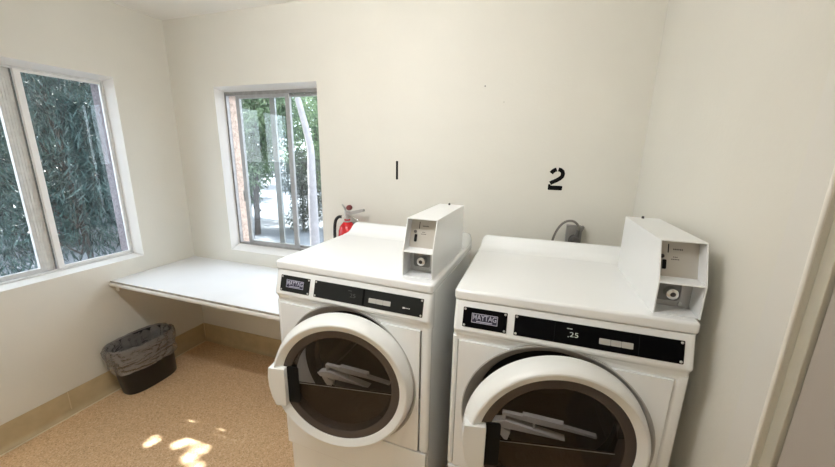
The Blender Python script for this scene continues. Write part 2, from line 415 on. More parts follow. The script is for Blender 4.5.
def make_dryer():
    r = empty('clothes_dryer')
    OX, OZ, OR = .340, .688, .294
    # cabinet shell
    bm = bmesh.new()
    box(bm, .004, .022, .006, .62, .02, ZL); box(bm, DW - .022, DW - .004, .006, .62, .02, ZL)
    box(bm, .022, DW - .022, .60, .62, .02, ZL); box(bm, .022, DW - .022, .02, .60, .02, .04)
    box(bm, .022, .034, .006, .04, .24, ZL); box(bm, DW - .034, DW - .022, .006, .04, .24, ZL)
    obj('cabinet', bm, M['enamel_side'], r, bevel=.006, seg=3)
    bm = bmesh.new()
    prism(bm, rrect(.002, .0205, -.013, .02, .009), .427, .955, 'z'); obj('corner_post', bm, M['enamel'], r, smooth=True)
    bm = bmesh.new(); prism(bm, rrect(DW - .0395, DW - .002, -.013, .02, .013), .427, .955, 'z'); obj('corner_post', bm, M['enamel'], r, smooth=True)
    # pedestal below
    bm = bmesh.new(); box(bm, .012, DW - .012, -.004, .018, .02, .238)
    obj('kick_panel', bm, M['enamel'], r, bevel=.005, seg=3)
    for x in (.06, DW - .06):
        for y in (.06, .56): bm = bmesh.new(); lathe(bm, [(0, 0), (.022, 0), (.022, .008), (.01, .012), (.01, .022)], axis='z', cx=x, cy=y, n=16); obj('levelling_foot', bm, M['dark_gap'], r, smooth=True)
    # front panel with round opening
    x0, x1, z0, z1 = .024, .645, .429, .943
    def cols(xx0, xx1, zz0, zz1, name, y):
        xs = set([xx0, xx1]); 
        for i in range(121):
            x = OX - OR * math.cos(PI * i / 120)
            if xx0 < x < xx1: xs.add(x)
        xs = sorted(xs); bm = bmesh.new()
        def hh(x): d = OR * OR - (x - OX) ** 2; return math.sqrt(d) if d > 0 else 0
        for xa, xb in zip(xs, xs[1:]):
            ha, hb = hh(xa), hh(xb)
            la, lb = min(OZ - ha, zz1), min(OZ - hb, zz1)
            if la > zz0 + 1e-6 or lb > zz0 + 1e-6:
                la, lb = max(la, zz0), max(lb, zz0)
                bm.faces.new([bm.verts.new(p) for p in ((xa, y, zz0), (xb, y, zz0), (xb, y, lb), (xa, y, la))])
            ua, ub = max(OZ + ha, zz0), max(OZ + hb, zz0)
            if ua < zz1 or ub < zz1:
                ua, ub = min(ua, zz1), min(ub, zz1)
                bm.faces.new([bm.verts.new(p) for p in ((xa, y, ua), (xb, y, ub), (xb, y, zz1), (xa, y, zz1))])
        bmesh.ops.remove_doubles(bm, verts=bm.verts, dist=1e-5)
        bmesh.ops.dissolve_degenerate(bm, edges=bm.edges, dist=1e-6)
        bmesh.ops.recalc_face_normals(bm, faces=bm.faces)
        return bm
    for xa, xb in ((x0, OX), (OX, x1)):                # the opening parts the panel into a left and a right half
        bm = cols(xa, xb, z0, z1, 'front_panel', -.018)
        g = bmesh.ops.extrude_face_region(bm, geom=bm.faces[:])
        for v in [q for q in g['geom'] if isinstance(q, bmesh.types.BMVert)]: v.co.y += .012
        obj('front_panel', bm, M['enamel'], r, bevel=.0035, seg=3)
    bm = cols(.006, .680, .24, .4215, 'lower', -.0185)
    g = bmesh.ops.extrude_face_region(bm, geom=bm.faces[:])
    for v in [q for q in g['geom'] if isinstance(q, bmesh.types.BMVert)]: v.co.y += .012
    obj('lower_front_panel', bm, M['enamel'], r, bevel=.004, seg=3)
    # console
    bm = bmesh.new()
    prof = [(FY0, FZ0), (FY1 + .001, FZ1 + .004), (FY1 + .0005, FZ1), (FY1 + .002, FZ1 - .0045), (-.018, .976), (-.0125, .966), (-.0115, .944), (.03, .944), (.03, 1.083)]
    def seg(xa, xb, e0, e1):
        A = [bm.verts.new((xa, y + e0 * (1 if y < .02 else 0), z)) for y, z in prof]; B = [bm.verts.new((xb, y + e1 * (1 if y < .02 else 0), z)) for y, z in prof]
        for i in range(len(prof)): bm.faces.new((A[i], B[i], B[(i + 1) % len(prof)], A[(i + 1) % len(prof)]))
        return A, B
    xs = [(.003, .016), (.005, .007), (.010, .0022), (.018, 0), (.330, 0), (.668, 0), (.676, .0022), (.681, .007), (.683, .016)]
    fa = None
    for (xa, ea), (xb, eb) in zip(xs, xs[1:]):
        A, B = seg(xa, xb, ea, eb)
        if fa is None: fa = A; bm.faces.new(A[::-1])
    bm.faces.new(B)
    # clear the underside where the round opening rises into the console
    bmesh.ops.remove_doubles(bm, verts=bm.verts, dist=1e-6)
    con = obj('console', bm, M['enamel'], r)
    bm = bmesh.new(); lathe(bm, [(0, -.08), (OR - .002, -.08), (OR - .002, .10), (0, .10)], OX, OZ, n=128)
    cut = obj('cutter', bm, M['enamel'])
    md = con.modifiers.new('cut', 'BOOLEAN'); md.object = cut; md.operation = 'DIFFERENCE'; md.solver = 'EXACT'
    bpy.context.view_layer.update()
    me = bpy.data.meshes.new_from_object(con.evaluated_get(bpy.context.evaluated_depsgraph_get()))
    con.modifiers.clear(); con.data = me
    cm = cut.data; bpy.data.objects.remove(cut); bpy.data.meshes.remove(cm)
    for p in me.polygons: p.use_smooth = True
    me.set_sharp_from_angle(angle=math.radians(50))
    # lid with a swept-up back
    bm = bmesh.new()
    prism(bm, rrect(-.0005, DW + .0005, -.006, .625, .014), ZL + .001, ZT, 'z')
    lid = obj('lid', bm, M['enamel'], r, bevel=.010, seg=4)
    bm = bmesh.new()
    P = [(.50, ZT - .004), (.50, ZT + .0004), (.525, ZT + .002), (.548, ZT + .008), (.570, ZT + .024), (.586, ZT + .041), (.597, ZT + .049), (.612, ZS), (.628, ZS - .004), (.634, ZS - .016), (.634, ZT - .02), (.60, ZT - .004)]
    rows = []
    xs = [(.003, .30), (.006, .62), (.012, .85), (.020, .96), (.032, 1.), (DW - .032, 1.), (DW - .020, .96), (DW - .012, .85), (DW - .006, .62), (DW - .003, .30)]
    for x, k in xs: rows.append([bm.verts.new((x, y, ZT + (z - ZT) * (k if z > ZT else 1))) for y, z in P])
    for A, B in zip(rows, rows[1:]):
        for i in range(len(P)): bm.faces.new((A[i], B[i], B[(i + 1) % len(P)], A[(i + 1) % len(P)]))
    bm.faces.new(rows[0][::-1]); bm.faces.new(rows[-1])
    obj('backsplash', bm, M['enamel'], lid, smooth=True, angle=60)
    # round bevelled surround, throat and drum
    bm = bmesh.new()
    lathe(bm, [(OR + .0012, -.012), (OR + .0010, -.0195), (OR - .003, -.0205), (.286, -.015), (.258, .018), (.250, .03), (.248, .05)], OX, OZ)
    obj('door_surround', bm, M['surround_shade'], r, smooth=True, angle=60)
    bm = bmesh.new()
    lathe(bm, [(.250, .036), (.225, .036), (.205, .042), (.205, .075), (.262, .075)], OX, OZ)
    obj('door_seal', bm, M['dark_gap'], r, smooth=True)
    bm = bmesh.new()
    lathe(bm, [(.208, .07), (.29, .08), (.295, .09), (.295, .56), (.28, .575), (.05, .575), (0, .57)], OX, OZ)
    drum = obj('drum', bm, M['drum'], r, smooth=True)
    for a in (PI * .5, PI * 1.17, PI * 1.83):
        bm = bmesh.new(); t = Matrix.Translation((OX, 0, OZ)) @ Matrix.Rotation(-a, 4, 'Y')
        vs = []
        for y, w, h in ((.10, .028, .03), (.30, .04, .055), (.55, .03, .04)):
            vs.append([bm.verts.new(t @ Vector((q, y, p))) for q, p in ((.294, -w), (.294 - h, -w * .3), (.294 - h, w * .3), (.294, w))])
        for A, B in zip(vs, vs[1:]):
            for i in range(3): bm.faces.new((A[i], A[i + 1], B[i + 1], B[i]))
        bm.faces.new(vs[0]); obj('lifter', bm, M['drum'], drum, bevel=.004)
    # lint filter housing across the throat and the pale rim at its lower left
    bm = bmesh.new()
    prism(bm, [(.185, .652), (.255, .654), (.256, .660), (.39, .658), (.392, .650), (.495, .644), (.495, .634), (.40, .637), (.30, .634), (.30, .612), (.293, .612), (.293, .634), (.20, .640), (.196, .616), (.188, .616)], .045, .062, 'y')
    box(bm, .255, .392, .062, .068, .632, .658)
    lint = obj('lint_filter', bm, M['lint'], r, bevel=.002)
    bm = bmesh.new()
    prism(bm, [(.14, .605), (.20, .622), (.40, .600), (.30, .596), (.16, .590)], .040, .07, 'y')
    lathe(bm, [(.205, .045), (.165, .047), (.165, .066), (.205, .07)], OX - .080, OZ + .045, n=30, a0=PI * 1.0, a1=PI * 1.42)
    obj('filter_rim', bm, M['lint'], lint, smooth=True)
    # badge plate and control panel on the slanted fascia
    def plate(name, x0, x1, s0, s1, m, th=.0022, rad=.003):
        bm = bmesh.new(); prism(bm, rrect(-(x1 - x0) / 2, (x1 - x0) / 2, -(s1 - s0) / 2, (s1 - s0) / 2, rad), -th, .0005, 'y')
        o = obj(name, bm, m, r); fascia(o, (x0 + x1) / 2, (s0 + s1) / 2); return o
    def on(name, bm, m, parent, x, z, lift=0.):
        o = obj(name, bm, m, parent); o.location = (x, lift, z); return o
    def screws(pl, w, h):
        for sx in (-1, 1):
            for sz in (-1, 1):
                bm = bmesh.new(); lathe(bm, [(0, -.0016), (.0026, -.0014), (.0040, 0), (.0040, .001)], n=16)
                on('screw', bm, M['screw'], pl, sx * (w / 2 - .006), sz * (h / 2 - .006), -.0022)
    bd = plate('badge_plate', .034, .176, .020, .085, M['black']); screws(bd, .142, .065)
    bm = bmesh.new()
    for q in ((-.042, .042, .0135, .0155), (-.042, .042, -.0155, -.0135), (-.042, -.040, -.0135, .0135), (.040, .042, -.0135, .0135)):
        box(bm, q[0], q[1], -.001, 0, q[2], q[3])
    box(bm, -.026, .026, -.001, 0, -.0118, -.0085)
    on('badge_border', bm, M['logo'], bd, 0, .001, -.0022)
    bm = flat_text('MAYTAG', .024, .076, .0004); on('badge_lettering', bm, M['logo'], bd, 0, .0035, -.0028)
    bm = bmesh.new(); box(bm, -.0405, .0405, -.0005, 0, -.014, .014); on('badge_ground', bm, M['logobg'], bd, 0, .001, -.0022)
    cp = plate('control_panel', .199, .655, .020, .085, M['black']); screws(cp, .456, .065)
    X = lambda x: x - .427
    for xa, xb in ((.4425, .4725), (.4735, .5005), (.5015, .531)):
        bm = bmesh.new(); prism(bm, rrect(X(xa), X(xb), -.0085, .0085, .002), -.0012, 0, 'y'); k = on('button', bm, M['key'], cp, 0, -.006, -.0022)
        bm = bmesh.new(); w = xb - xa
        for i in range(3): box(bm, X(xa) + w * (.18 + .24 * i), X(xa) + w * (.34 + .24 * i), -.0004, 0, -.002, .002)
        obj('button_print', bm, M['coinplate'], k, loc=(0, -.0012, 0))
    for q in (.318, .545):
        bm = bmesh.new(); box(bm, X(q), X(q + .001), -.0003, 0, -.03, .03); on('panel_seam', bm, M['charcoal'], cp, 0, 0, -.0022)
    return r, bd, cp

def add_coin_box(r, x0, x1):
    y0, ym, y1 = .028, .072, .468; zm, zt = 1.218, 1.331; t = .0035; zb = ZT + .0005
    bm = bmesh.new()
    side = [(y0, zb), (y0, zm), (ym, zt), (y1, zt), (y1, zb)]
    prism(bm, side, x0, x0 + t, 'x'); prism(bm, side, x1 - t, x1, 'x')
    box(bm, x0 + t, x1 - t, ym, y1, zt - t, zt); box(bm, x0 + t, x1 - t, y1 - t, y1, zb, zt - t)
    box(bm, x0 + t, x1 - t, y0 + .003, .13, zb, zb + .004)
    prism(bm, [(y0 + .001, zm - .003), (y0 + .002, zm + .001), (.10, zm + .004), (.10, zm)], x0 + t, x1 - t, 'x')
    cb = obj('coin_box', bm, M['coin'], r)
    w = x1 - x0 - 2 * t; cx = (x0 + x1) / 2
    # upper plate leans back with the coin slot
    lean = math.atan2(.034, .105)
    up = bmesh.new(); box(up, -w / 2, w / 2, 0, .003, -.054, .054)
    u = obj('coin_plate', up, M['coinplate'], cb, loc=(cx, .098, 1.271)); u.rotation_euler = (-lean, 0, 0)
    bm = bmesh.new(); box(bm, -.0012, .0012, -.0008, 0, -.013, .013); obj('coin_slot', bm, M['dark_gap'], u, loc=(-.022, 0, .030))
    bm = bmesh.new(); prism(bm, rrect(-.0045, .0045, -.014, .014, .003), -.006, 0, 'y'); obj('return_button', bm, M['dark_gap'], u, loc=(-.031, 0, -.018))
    bm = bmesh.new(); lathe(bm, [(0, -.004), (.005, -.003), (.006, 0)], n=16); obj('coin_stud', bm, M['mark'], u, loc=(-.036, 0, .006))
    bm = bmesh.new()
    for i in range(6): box(bm, -.010 + i * .0042, -.0072 + i * .0042, -.0004, 0, .026, .030)
    for i in range(3): box(bm, -.009 + i * .0042, -.0062 + i * .0042, -.0004, 0, .004, .0066)
    for i in range(5): box(bm, -.013 + i * .0042, -.0102 + i * .0042, -.0004, 0, -.003, -.0002)
    obj('plate_print', bm, M['mark'], u)
    # lower plate with lock
    bm = bmesh.new(); box(bm, -w / 2, w / 2, 0, .003, -.045, .045); l = obj('lock_plate', bm, M['lockplate'], cb, loc=(cx, .098, 1.169))
    bm = bmesh.new(); prism(bm, rrect(-.040, .026, -.026, .036, .010), -.0006, 0, 'y')
    obj('lock_recess', bm, M['locktray'], l)
    bm = bmesh.new(); o = rrect(-.045, .031, -.031, .041, .013); inn = rrect(-.040, .026, -.026, .036, .010)
    A = [bm.verts.new((x, -.0035, z)) for x, z in o]; B = [bm.verts.new((x, -.0035, z)) for x, z in inn]; A2 = [bm.verts.new((x, 0, z)) for x, z in o]; B2 = [bm.verts.new((x, 0, z)) for x, z in inn]
    n = len(o)
    for P, Q in ((A, B), (B, B2), (A2, A)):
        for i in range(n): bm.faces.new((P[i], P[(i + 1) % n], Q[(i + 1) % n], Q[i]))
    obj('lock_bezel', bm, M['lockplate'], l, smooth=True)
    bm = bmesh.new(); lathe(bm, [(0, -.030), (.012, -.030), (.0155, -.028), (.0165, -.024), (.0165, -.001)], n=32, cx=-.002, cz=.002); k = obj('lock_cylinder', bm, M['chrome'], l, smooth=True)
    bm = bmesh.new(); lathe(bm, [(0, -.0312), (.006, -.031), (.007, -.0302)], n=20, cx=-.002, cz=.002); obj('keyhole', bm, M['mark'], l)
    bm = bmesh.new(); lathe(bm, [(0, -.005), (.005, -.004), (.006, 0)], n=16, cx=.030, cz=-.034); obj('rivet', bm, M['screw'], l, smooth=True)
    bm = bmesh.new(); lathe(bm, [(.0035, 0), (.0045, 0), (.0045, .007), (.003, .009), (0, .009)], axis='z', n=16, cx=cx - .005, cy=.445, cz=zt); obj('top_lock', bm, M['mark'], cb, smooth=True)
    return cb

def add_door(r, ang):
    hx, hy, hz = .622, -.008, .700; R0 = .275
    bm = bmesh.new()
    lathe(bm, [(.230, .008), (.266, .012), (.276, .007), (.2780, -.004), (.2750, -.024), (.2690, -.044), (.2640, -.0545), (.2590, -.0595), (.2545, -.0605), (.2515, -.059), (.2310, -.0475), (.2305, -.044), (.230, .008)], -R0, 0, n=128)
    d = obj('door', bm, M['ring'], r, smooth=True, angle=28, loc=(hx, hy, hz)); d.rotation_euler = (0, 0, ang)
    bm = bmesh.new()
    lathe(bm, [(.231, -.0445), (.206, -.0445), (.200, -.041), (.192, -.012), (.192, -.006), (.231, -.006)], -R0, 0, n=96)
    obj('smoked_rim', bm, M['smoke'], d, smooth=True)
    bm = bmesh.new()
    lathe(bm, [(0, -.028), (.06, -.029), (.12, -.032), (.17, -.036), (.201, -.041)], -R0, 0, n=96)
    obj('door_glass', bm, M['tint'], d, smooth=True)
    bm = bmesh.new()
    pts = [(-R0 + .196 * math.cos(a), .196 * math.sin(a)) for a in [PI + .165 + (PI - .33) * i / 48 for i in range(49)]]
    prism(bm, pts, -.012, -.006, 'y')
    obj('lower_half_disc', bm, M['half_disc'], d)  # dark brown half disc behind the lower door glass, pale strip along its top
    bm = bmesh.new(); box(bm, -R0 - .190, -R0 + .190, -.013, -.006, -.0345, -.0322); obj('half_disc_edge', bm, M['lint'], d)
    # handle: white grip at the ring's free side with a dark finger pocket beside it
    bm = bmesh.new()
    cx = -R0
    poly = [(cx - .2745, .046), (cx - .210, .046), (cx - .2085, .043), (cx - .2085, -.112), (cx - .211, -.115), (cx - .253, -.115), (cx - .268, -.080), (cx - .277, -.035), (cx - .279, .008)]
    poly = [(x, z + .012) for x, z in poly]
    prism(bm, poly, -.066, -.020, 'y')
    obj('door_handle', bm, M['ring'], d, bevel=.003, seg=3)
    bm = bmesh.new(); prism(bm, rrect(cx - .2095, cx - .163, -.095, .060, .008), -.0475, -.043, 'y'); obj('finger_pocket', bm, M['dark_gap'], d)
    # hinge at the right
    bm = bmesh.new(); lathe(bm, [(0, -.05), (.006, -.05), (.006, .05), (0, .05)], axis='z', cx=-.006, cy=.004, n=12); obj('door_hinge', bm, M['screw'], d, smooth=True)
    return d

d1, bd1, cp1 = make_dryer()
add_coin_box(d1, .556, .6705); add_door(d1, .203)
def copy_tree(o, parent=None):
    c = o.copy(); C.objects.link(c)
    if parent: c.parent = parent
    for ch in [q for q in bpy.data.objects if q.parent == o]: copy_tree(ch, c)
    return c
d2 = copy_tree(d1)
d1.location = (1.5235, -.8094, 0); d1.rotation_euler[2] = -.0393
d2.location = (2.2853, -.8425, 0); d2.rotation_euler[2] = .0033
for o in (d1, d2): tag(o, cat='dryer', group='coin operated dryers')
d1['label'] = 'white front loading coin dryer on the left, beside the laminate counter, with blank charcoal display'
d2['label'] = 'white front loading coin dryer on the right, beside the door wall, its display reading 25'
def kid(o, name):
    for q in bpy.data.objects:
        if q.parent == o and q.name.split('.')[0] == name: return q
for q in bpy.data.objects:
    if q.parent == d2 and q.name.startswith('coin_box'): q.location.x += .019; q.location.y -= .009
kid(d2, 'door').rotation_euler[2] = .1935; kid(d2, 'door').location.x -= .012
# display of each machine
cp2 = kid(d2, 'control_panel'); cp1 = kid(d1, 'control_panel')
def disp(cp, m, label):
    bm = flat_text('25', .021, .024, -.0001); o = obj('display_digits', bm, m, cp, loc=(-.053, -.0024, -.002)); 
    bm = bmesh.new(); box(bm, -.006, .0, -.0004, 0, -.0013, .0013); box(bm, -.0072, -.0062, -.0004, 0, -.0013, .0013); box(bm, .001, .008, -.0004, 0, -.0013, .0013)
    obj('display_caption', bm, m, cp, loc=(-.067, -.0022, .0155))
    o['label'] = label
disp(cp2, M['lcd'], 'lit display digits reading 25'); disp(cp1, M['lcd_dim'], 'faint unlit display digits')
bm = bmesh.new(); lathe(bm, [(0, -.0006), (.0016, -.0006), (.0016, 0)], n=10); obj('display_point', bm, M['lcd'], cp2, loc=(-.069, -.0022, -.009))
bm = bmesh.new(); box(bm, -.004, .004, -.0004, 0, -.03, .03); obj('panel_divider', bm, M['black'], cp1, loc=(.420 - .427, -.0022, 0))
cp1.data = cp1.data.copy(); cp1.data.materials[0] = M['charcoal']; kid(d1, 'badge_plate').data = kid(d1, 'badge_plate').data.copy(); kid(d1, 'badge_plate').data.materials[0] = M['charcoal']
bm = bmesh.new()
for i, (w, h) in enumerate(((.006, .006), (.004, .005), (.004, .003), (.003, .003), (.004, .003))): box(bm, i * .0058, i * .0058 + w, -.0004, 0, -h / 2, h / 2)
obj('small_print', bm, M['label'], cp1, loc=(.152, -.0022, -.010))

# ---------------------------------------------------------------- trash bin
tb = empty('trash_bin', (.122, -.535, 0))
tag(tb, 'black oval waste bin with a clear liner, on the floor under the counter end', 'trash bin')
from mathutils import noise
def oval(hx, hy, z, n=128, cx=0, cy=0, e=2.7):
    out = []
    for i in range(n):
        a = 2 * PI * i / n; c, s_ = math.cos(a), math.sin(a)
        k = (abs(c) ** e + abs(s_) ** e) ** (-1 / e)
        out.append(Vector((cx + hx * k * c, cy + hy * k * s_, z)))
    return out
def loft(bm, rings, cap0=False, cap1=False):
    R = [[bm.verts.new(p) for p in r] for r in rings]; n = len(R[0])
    for A, B in zip(R, R[1:]):
        for i in range(n): bm.faces.new((A[i], A[(i + 1) % n], B[(i + 1) % n], B[i]))
    if cap0: bm.faces.new(R[0][::-1])
    if cap1: bm.faces.new(R[-1])
bm = bmesh.new()
loft(bm, [oval(.074, .148, .002, cy=.008), oval(.080, .156, .0, cy=.008), oval(.083, .159, .006, cy=.008), oval(.104, .178, .320, cy=-.012), oval(.110, .184, .322, cy=-.012), oval(.110, .184, .330, cy=-.012), oval(.104, .178, .330, cy=-.012), oval(.080, .156, .012, cy=.008)], True, True)
obj('body', bm, M['bin'], tb, smooth=True)
prof = [(.070, .145, .10), (.078, .152, .16), (.086, .160, .22), (.094, .168, .27), (.100, .174, .31), (.104, .179, .333), (.110, .185, .342), (.116, .191, .338), (.119, .194, .322)]
prof += [(.1195 - .0007 * i, .195 - .001 * i, .322 - .0135 * (i + 1)) for i in range(11)]
rings = []
for k, (hx, hy, z) in enumerate(prof):
    ring = []
    for i, p in enumerate(oval(hx, hy, z, 200, cy=-.012 + .02 * max(0, (.33 - z) / .33))):
        a = 2 * PI * i / 200; tw = a * 3.2 + z * 14
        q = Vector((math.cos(a) * 3.0 + z * 4, math.sin(a) * 3.0, z * 9 + a * .3))
        inner = k < 5
        amp = .016 if inner else (.004 if k < 8 else .012)
        d = noise.noise(q * 1.6) + .7 * noise.noise(Vector((tw, z * 16, 3.1))) + .5 * abs(noise.noise(Vector((a * 7 - z * 30, z * 10, 8.3))))
        out = Vector((p.x, p.y, 0)).normalized()
        p = p + out * amp * (d - (.5 if inner else -.1))
        p.z += (.006 if 4 < k < 9 else .003) * noise.noise(Vector((a * 3.5, 5.2, k * .15))) + (.010 * noise.noise(Vector((a * 2.2, 1.2, 0))) if k > 15 else 0)
        p.x = max(p.x, -.112)
        ring.append(p)
    rings.append(ring)
bm = bmesh.new(); loft(bm, rings)
obj('liner', bm, M['bag'], tb, smooth=True, angle=75)

# ---------------------------------------------------------------- extinguisher on the back wall
fe = empty('fire_extinguisher', (1.441, -.085, .622))
tag(fe, 'red fire extinguisher with black hose, hung on the wall behind the left dryer', 'fire extinguisher')
bm = bmesh.new(); lathe(bm, [(0, .0), (.052, .0), (.058, .01), (.058, .43), (.055, .462), (.046, .490), (.030, .510), (.018, .522), (.018, .535), (0, .535)], axis='z', n=40)
obj('cylinder', bm, M['red'], fe, smooth=True)
bm = bmesh.new(); lathe(bm, [(.0585, .18), (.0585, .34)], axis='z', n=30, a0=-2.4, a1=-.4); obj('label', bm, M['label'], fe, smooth=True)
bm = bmesh.new(); lathe(bm, [(.0, .500), (.018, .500), (.022, .508), (.022, .525), (.014, .530), (.014, .565), (.018, .570), (.018, .585), (0, .588)], axis='z', n=24)
tube(bm, [(0, 0, .545), (-.035, -.01, .548)], .009, 12)
obj('valve', bm, M['screw'], fe, smooth=True)
bm = bmesh.new(); tube(bm, [(-.01, 0, .578), (-.015, -.002, .60), (-.03, -.006, .625)], [.006, .006, .005], 10); obj('safety_pin', bm, M['screw'], fe, smooth=True)
bm = bmesh.new(); lathe(bm, [(0, -.014), (.014, -.014), (.016, -.008), (.016, .008), (0, .008)], n=24, cx=.016, cz=.607, cy=0); obj('gauge', bm, M['gauge'], fe, smooth=True)
bm = bmesh.new(); prism(bm, [(-.012, .572), (.02, .584), (.112, .606), (.118, .600), (.116, .590), (.03, .564), (-.012, .560)], -.010, .010, 'y'); obj('lever', bm, M['lockplate'], fe, bevel=.002)
bm = bmesh.new(); prism(bm, [(-.01, .552), (.03, .548), (.10, .510), (.105, .517), (.035, .558), (-.01, .562)], -.008, .008, 'y'); obj('carry_handle', bm, M['chrome'], fe, bevel=.002)
bm = bmesh.new(); tube(bm, spline([(-.03, -.01, .548), (-.055, -.012, .545), (-.075, -.014, .52), (-.082, -.016, .47), (-.080, -.02, .40), (-.075, -.02, .30), (-.070, -.02, .15)]), .0095, 12); obj('hose', bm, M['rubber'], fe, smooth=True)
bm = bmesh.new(); box(bm, -.02, .02, .0575, .0855, .30, .50); box(bm, -.062, .062, .0575, .063, .36, .38); obj('bracket', bm, M['grey_box'], fe, bevel=.002)

# ---------------------------------------------------------------- outlet + cord on the back wall
ob = empty('outlet_box', (2.722, 0, 1.165))
tag(ob, 'grey metal outlet box on the wall behind the right dryer', 'outlet')
bm = bmesh.new(); prism(bm, rrect(-.036, .036, -.058, .048, .004), -.042, -.0005, 'y'); obj('box', bm, M['grey_box'], ob, bevel=.002)
bm = bmesh.new(); prism(bm, [(.010, .018), (.030, .012), (.046, .046), (.040, .052), (.014, .034)], -.052, -.020, 'y'); obj('cover_flap', bm, M['grey_box'], ob, bevel=.002)
bm = bmesh.new(); lathe(bm, [(0, -.046), (.024, -.046), (.027, -.042), (.027, -.0415)], n=28, cx=.004, cz=-.022); obj('socket_face', bm, M['plug'], ob, smooth=True)
pc = empty('power_cord', (2.722, -.05, 1.16))
tag(pc, 'grey dryer power cord looping up to the wall outlet', 'power cord')
bm = bmesh.new(); tube(bm, spline([(-.115, -.012, -.34), (-.110, -.012, -.12), (-.098, -.014, -.02), (-.076, -.016, .045), (-.046, -.018, .078), (-.012, -.018, .082), (.012, -.014, .062), (.016, -.006, .034)], 10), .0058, 12)
obj('cable', bm, M['cord'], pc, smooth=True)
bm = bmesh.new(); lathe(bm, [(0, -.030), (.016, -.030), (.022, -.024), (.024, -.004), (.024, .0035)], n=28, cx=.006, cz=-.017)
tube(bm, [(.016, -.005, .038), (.015, -.006, .018), (.010, -.010, -.002)], [.007, .010, .012], 12)
obj('plug', bm, M['plug'], pc, smooth=True)

# ---------------------------------------------------------------- painted numbers and wall marks
def stroke(bm, pts, w, y=-.0008):
    pts = [Vector((x, z)) for x, z in pts]; L_, R_ = [], []
    for i, p in enumerate(pts):
        t = (pts[min(i + 1, len(pts) - 1)] - pts[max(i - 1, 0)]).normalized(); n = Vector((-t.y, t.x))
        L_.append(p + n * w / 2); R_.append(p - n * w / 2)
    poly = L_ + R_[::-1]
    k = len(pts)
    for yy in (y, -.0001):
        pass
    A = [bm.verts.new((p.x, y, p.y)) for p in poly]; B = [bm.verts.new((p.x, 0, p.y)) for p in poly]
    m = len(poly)
    for i in range(k - 1): bm.faces.new((A[i], A[i + 1], A[m - 2 - i], A[m - 1 - i]))
    for i in range(m): bm.faces.new((A[i], A[(i + 1) % m], B[(i + 1) % m], B[i]))
bm = bmesh.new(); prism(bm, rrect(-.0065, .0065, -.054, .054, .003), -.001, -.0001, 'y')
tag(obj('wall_number', bm, M['number'], loc=(1.734, 0, 1.458)), 'black stencilled figure 1 painted on the wall above the left dryer', 'number')
bm = bmesh.new()
g2 = lambda pts: [((x - 200) * .000465, (227 - y) * .000465) for x, y in pts]
stroke(bm, g2([(143, 164), (154, 148), (172, 132), (196, 122)]), .0205)
stroke(bm, g2([(213, 121), (236, 126), (256, 143), (264, 168), (258, 196), (238, 218), (205, 240), (170, 258), (142, 274)]), .020)
prism(bm, g2([(124, 288), (130, 284), (144, 284), (152, 298), (266, 298), (272, 305), (271, 342), (264, 348), (129, 348), (123, 342)]), -.0008, 0, 'y')
o = tag(obj('wall_number', bm, M['number'], loc=(2.612, 0, 1.442)), 'black stencilled figure 2 painted on the wall above the right dryer', 'number')
bm = bmesh.new(); lathe(bm, [(0, -.012), (.004, -.012), (.004, -.010), (.0018, -.009), (.0018, .004)], n=12)
tag(obj('nail', bm, M['grey_box'], loc=(2.224, 0, 1.90), smooth=True), 'small grey nail in the back wall, high between the two figures', 'nail')
bm = bmesh.new(); lathe(bm, [(0, -.003), (.003, -.003), (.004, .002)], n=12)
tag(obj('screw_anchor', bm, M['coinplate'], loc=(2.323, 0, 1.822)), 'tiny screw hole plug in the back wall, right of the nail', 'plug')

# ---------------------------------------------------------------- outdoors
SUN = Vector((1.0, .04, -1.45)).normalized()          # travel direction
bm = bmesh.new(); box(bm, -40, 40, .26, 60, -.25, -.12); box(bm, -40, -.26, -40, .26, -.25, -.12)
tag(obj('ground', bm, M['ground']), kind='structure')

spots = [(.655, -.869, .022, .030), (.715, -.72, .010, .012), (.735, -.775, .020, .013), (.79, -.83, .040, .018), (.86, -.80, .028, .014),
         (.935, -.72, .030, .013), (.925, -.775, .020, .036), (.95, -.83, .022, .030), (.945, -.90, .026, .034), (1.03, -.93, .055, .022), (1.09, -.745, .013, .016)]
rs = random.Random(5)
spots = [(x + rs.gauss(0, .55) * a, y + rs.gauss(0, .55) * b, rs.uniform(.16, .36) * a + .003, rs.uniform(.16, .36) * b + .003) for x, y, a, b in spots for _ in range(4)]
spots += [(rs.uniform(.66, 1.02), rs.uniform(-.90, -.72), rs.uniform(.007, .013), rs.uniform(.007, .013)) for _ in range(8)]
def floor_hit(p):
    t = p.z / -SUN.z; return p.x + SUN.x * t, p.y + SUN.y * t
def in_spot(p, margin):
    x, y = floor_hit(p)
    for sx, sy, a, b in spots:
        if ((x - sx) / (a + margin)) ** 2 + ((y - sy) / (b + margin)) ** 2 < 1: return True
    return False
def leaf(bm, p, d, up, L, w):
    d = d.normalized(); s = d.cross(up)
    if s.length < 1e-3: return
    s.normalize(); n = s.cross(d)
    a = bm.verts.new(p); b = bm.verts.new(p + d * L * .45 + s * w / 2 - n * w * .12); c = bm.verts.new(p + d * L - n * L * .12); e = bm.verts.new(p + d * L * .45 - s * w / 2 - n * w * .12)
    m = bm.verts.new(p + d * L * .5)
    bm.faces.new((a, b, m)); bm.faces.new((b, c, m)); bm.faces.new((c, e, m)); bm.faces.new((e, a, m))
def rdir(rg):
    while True:
        v = Vector((rg.uniform(-1, 1), rg.uniform(-1, 1), rg.uniform(-1, 1)))
        if .05 < v.length < 1: return v.normalized()
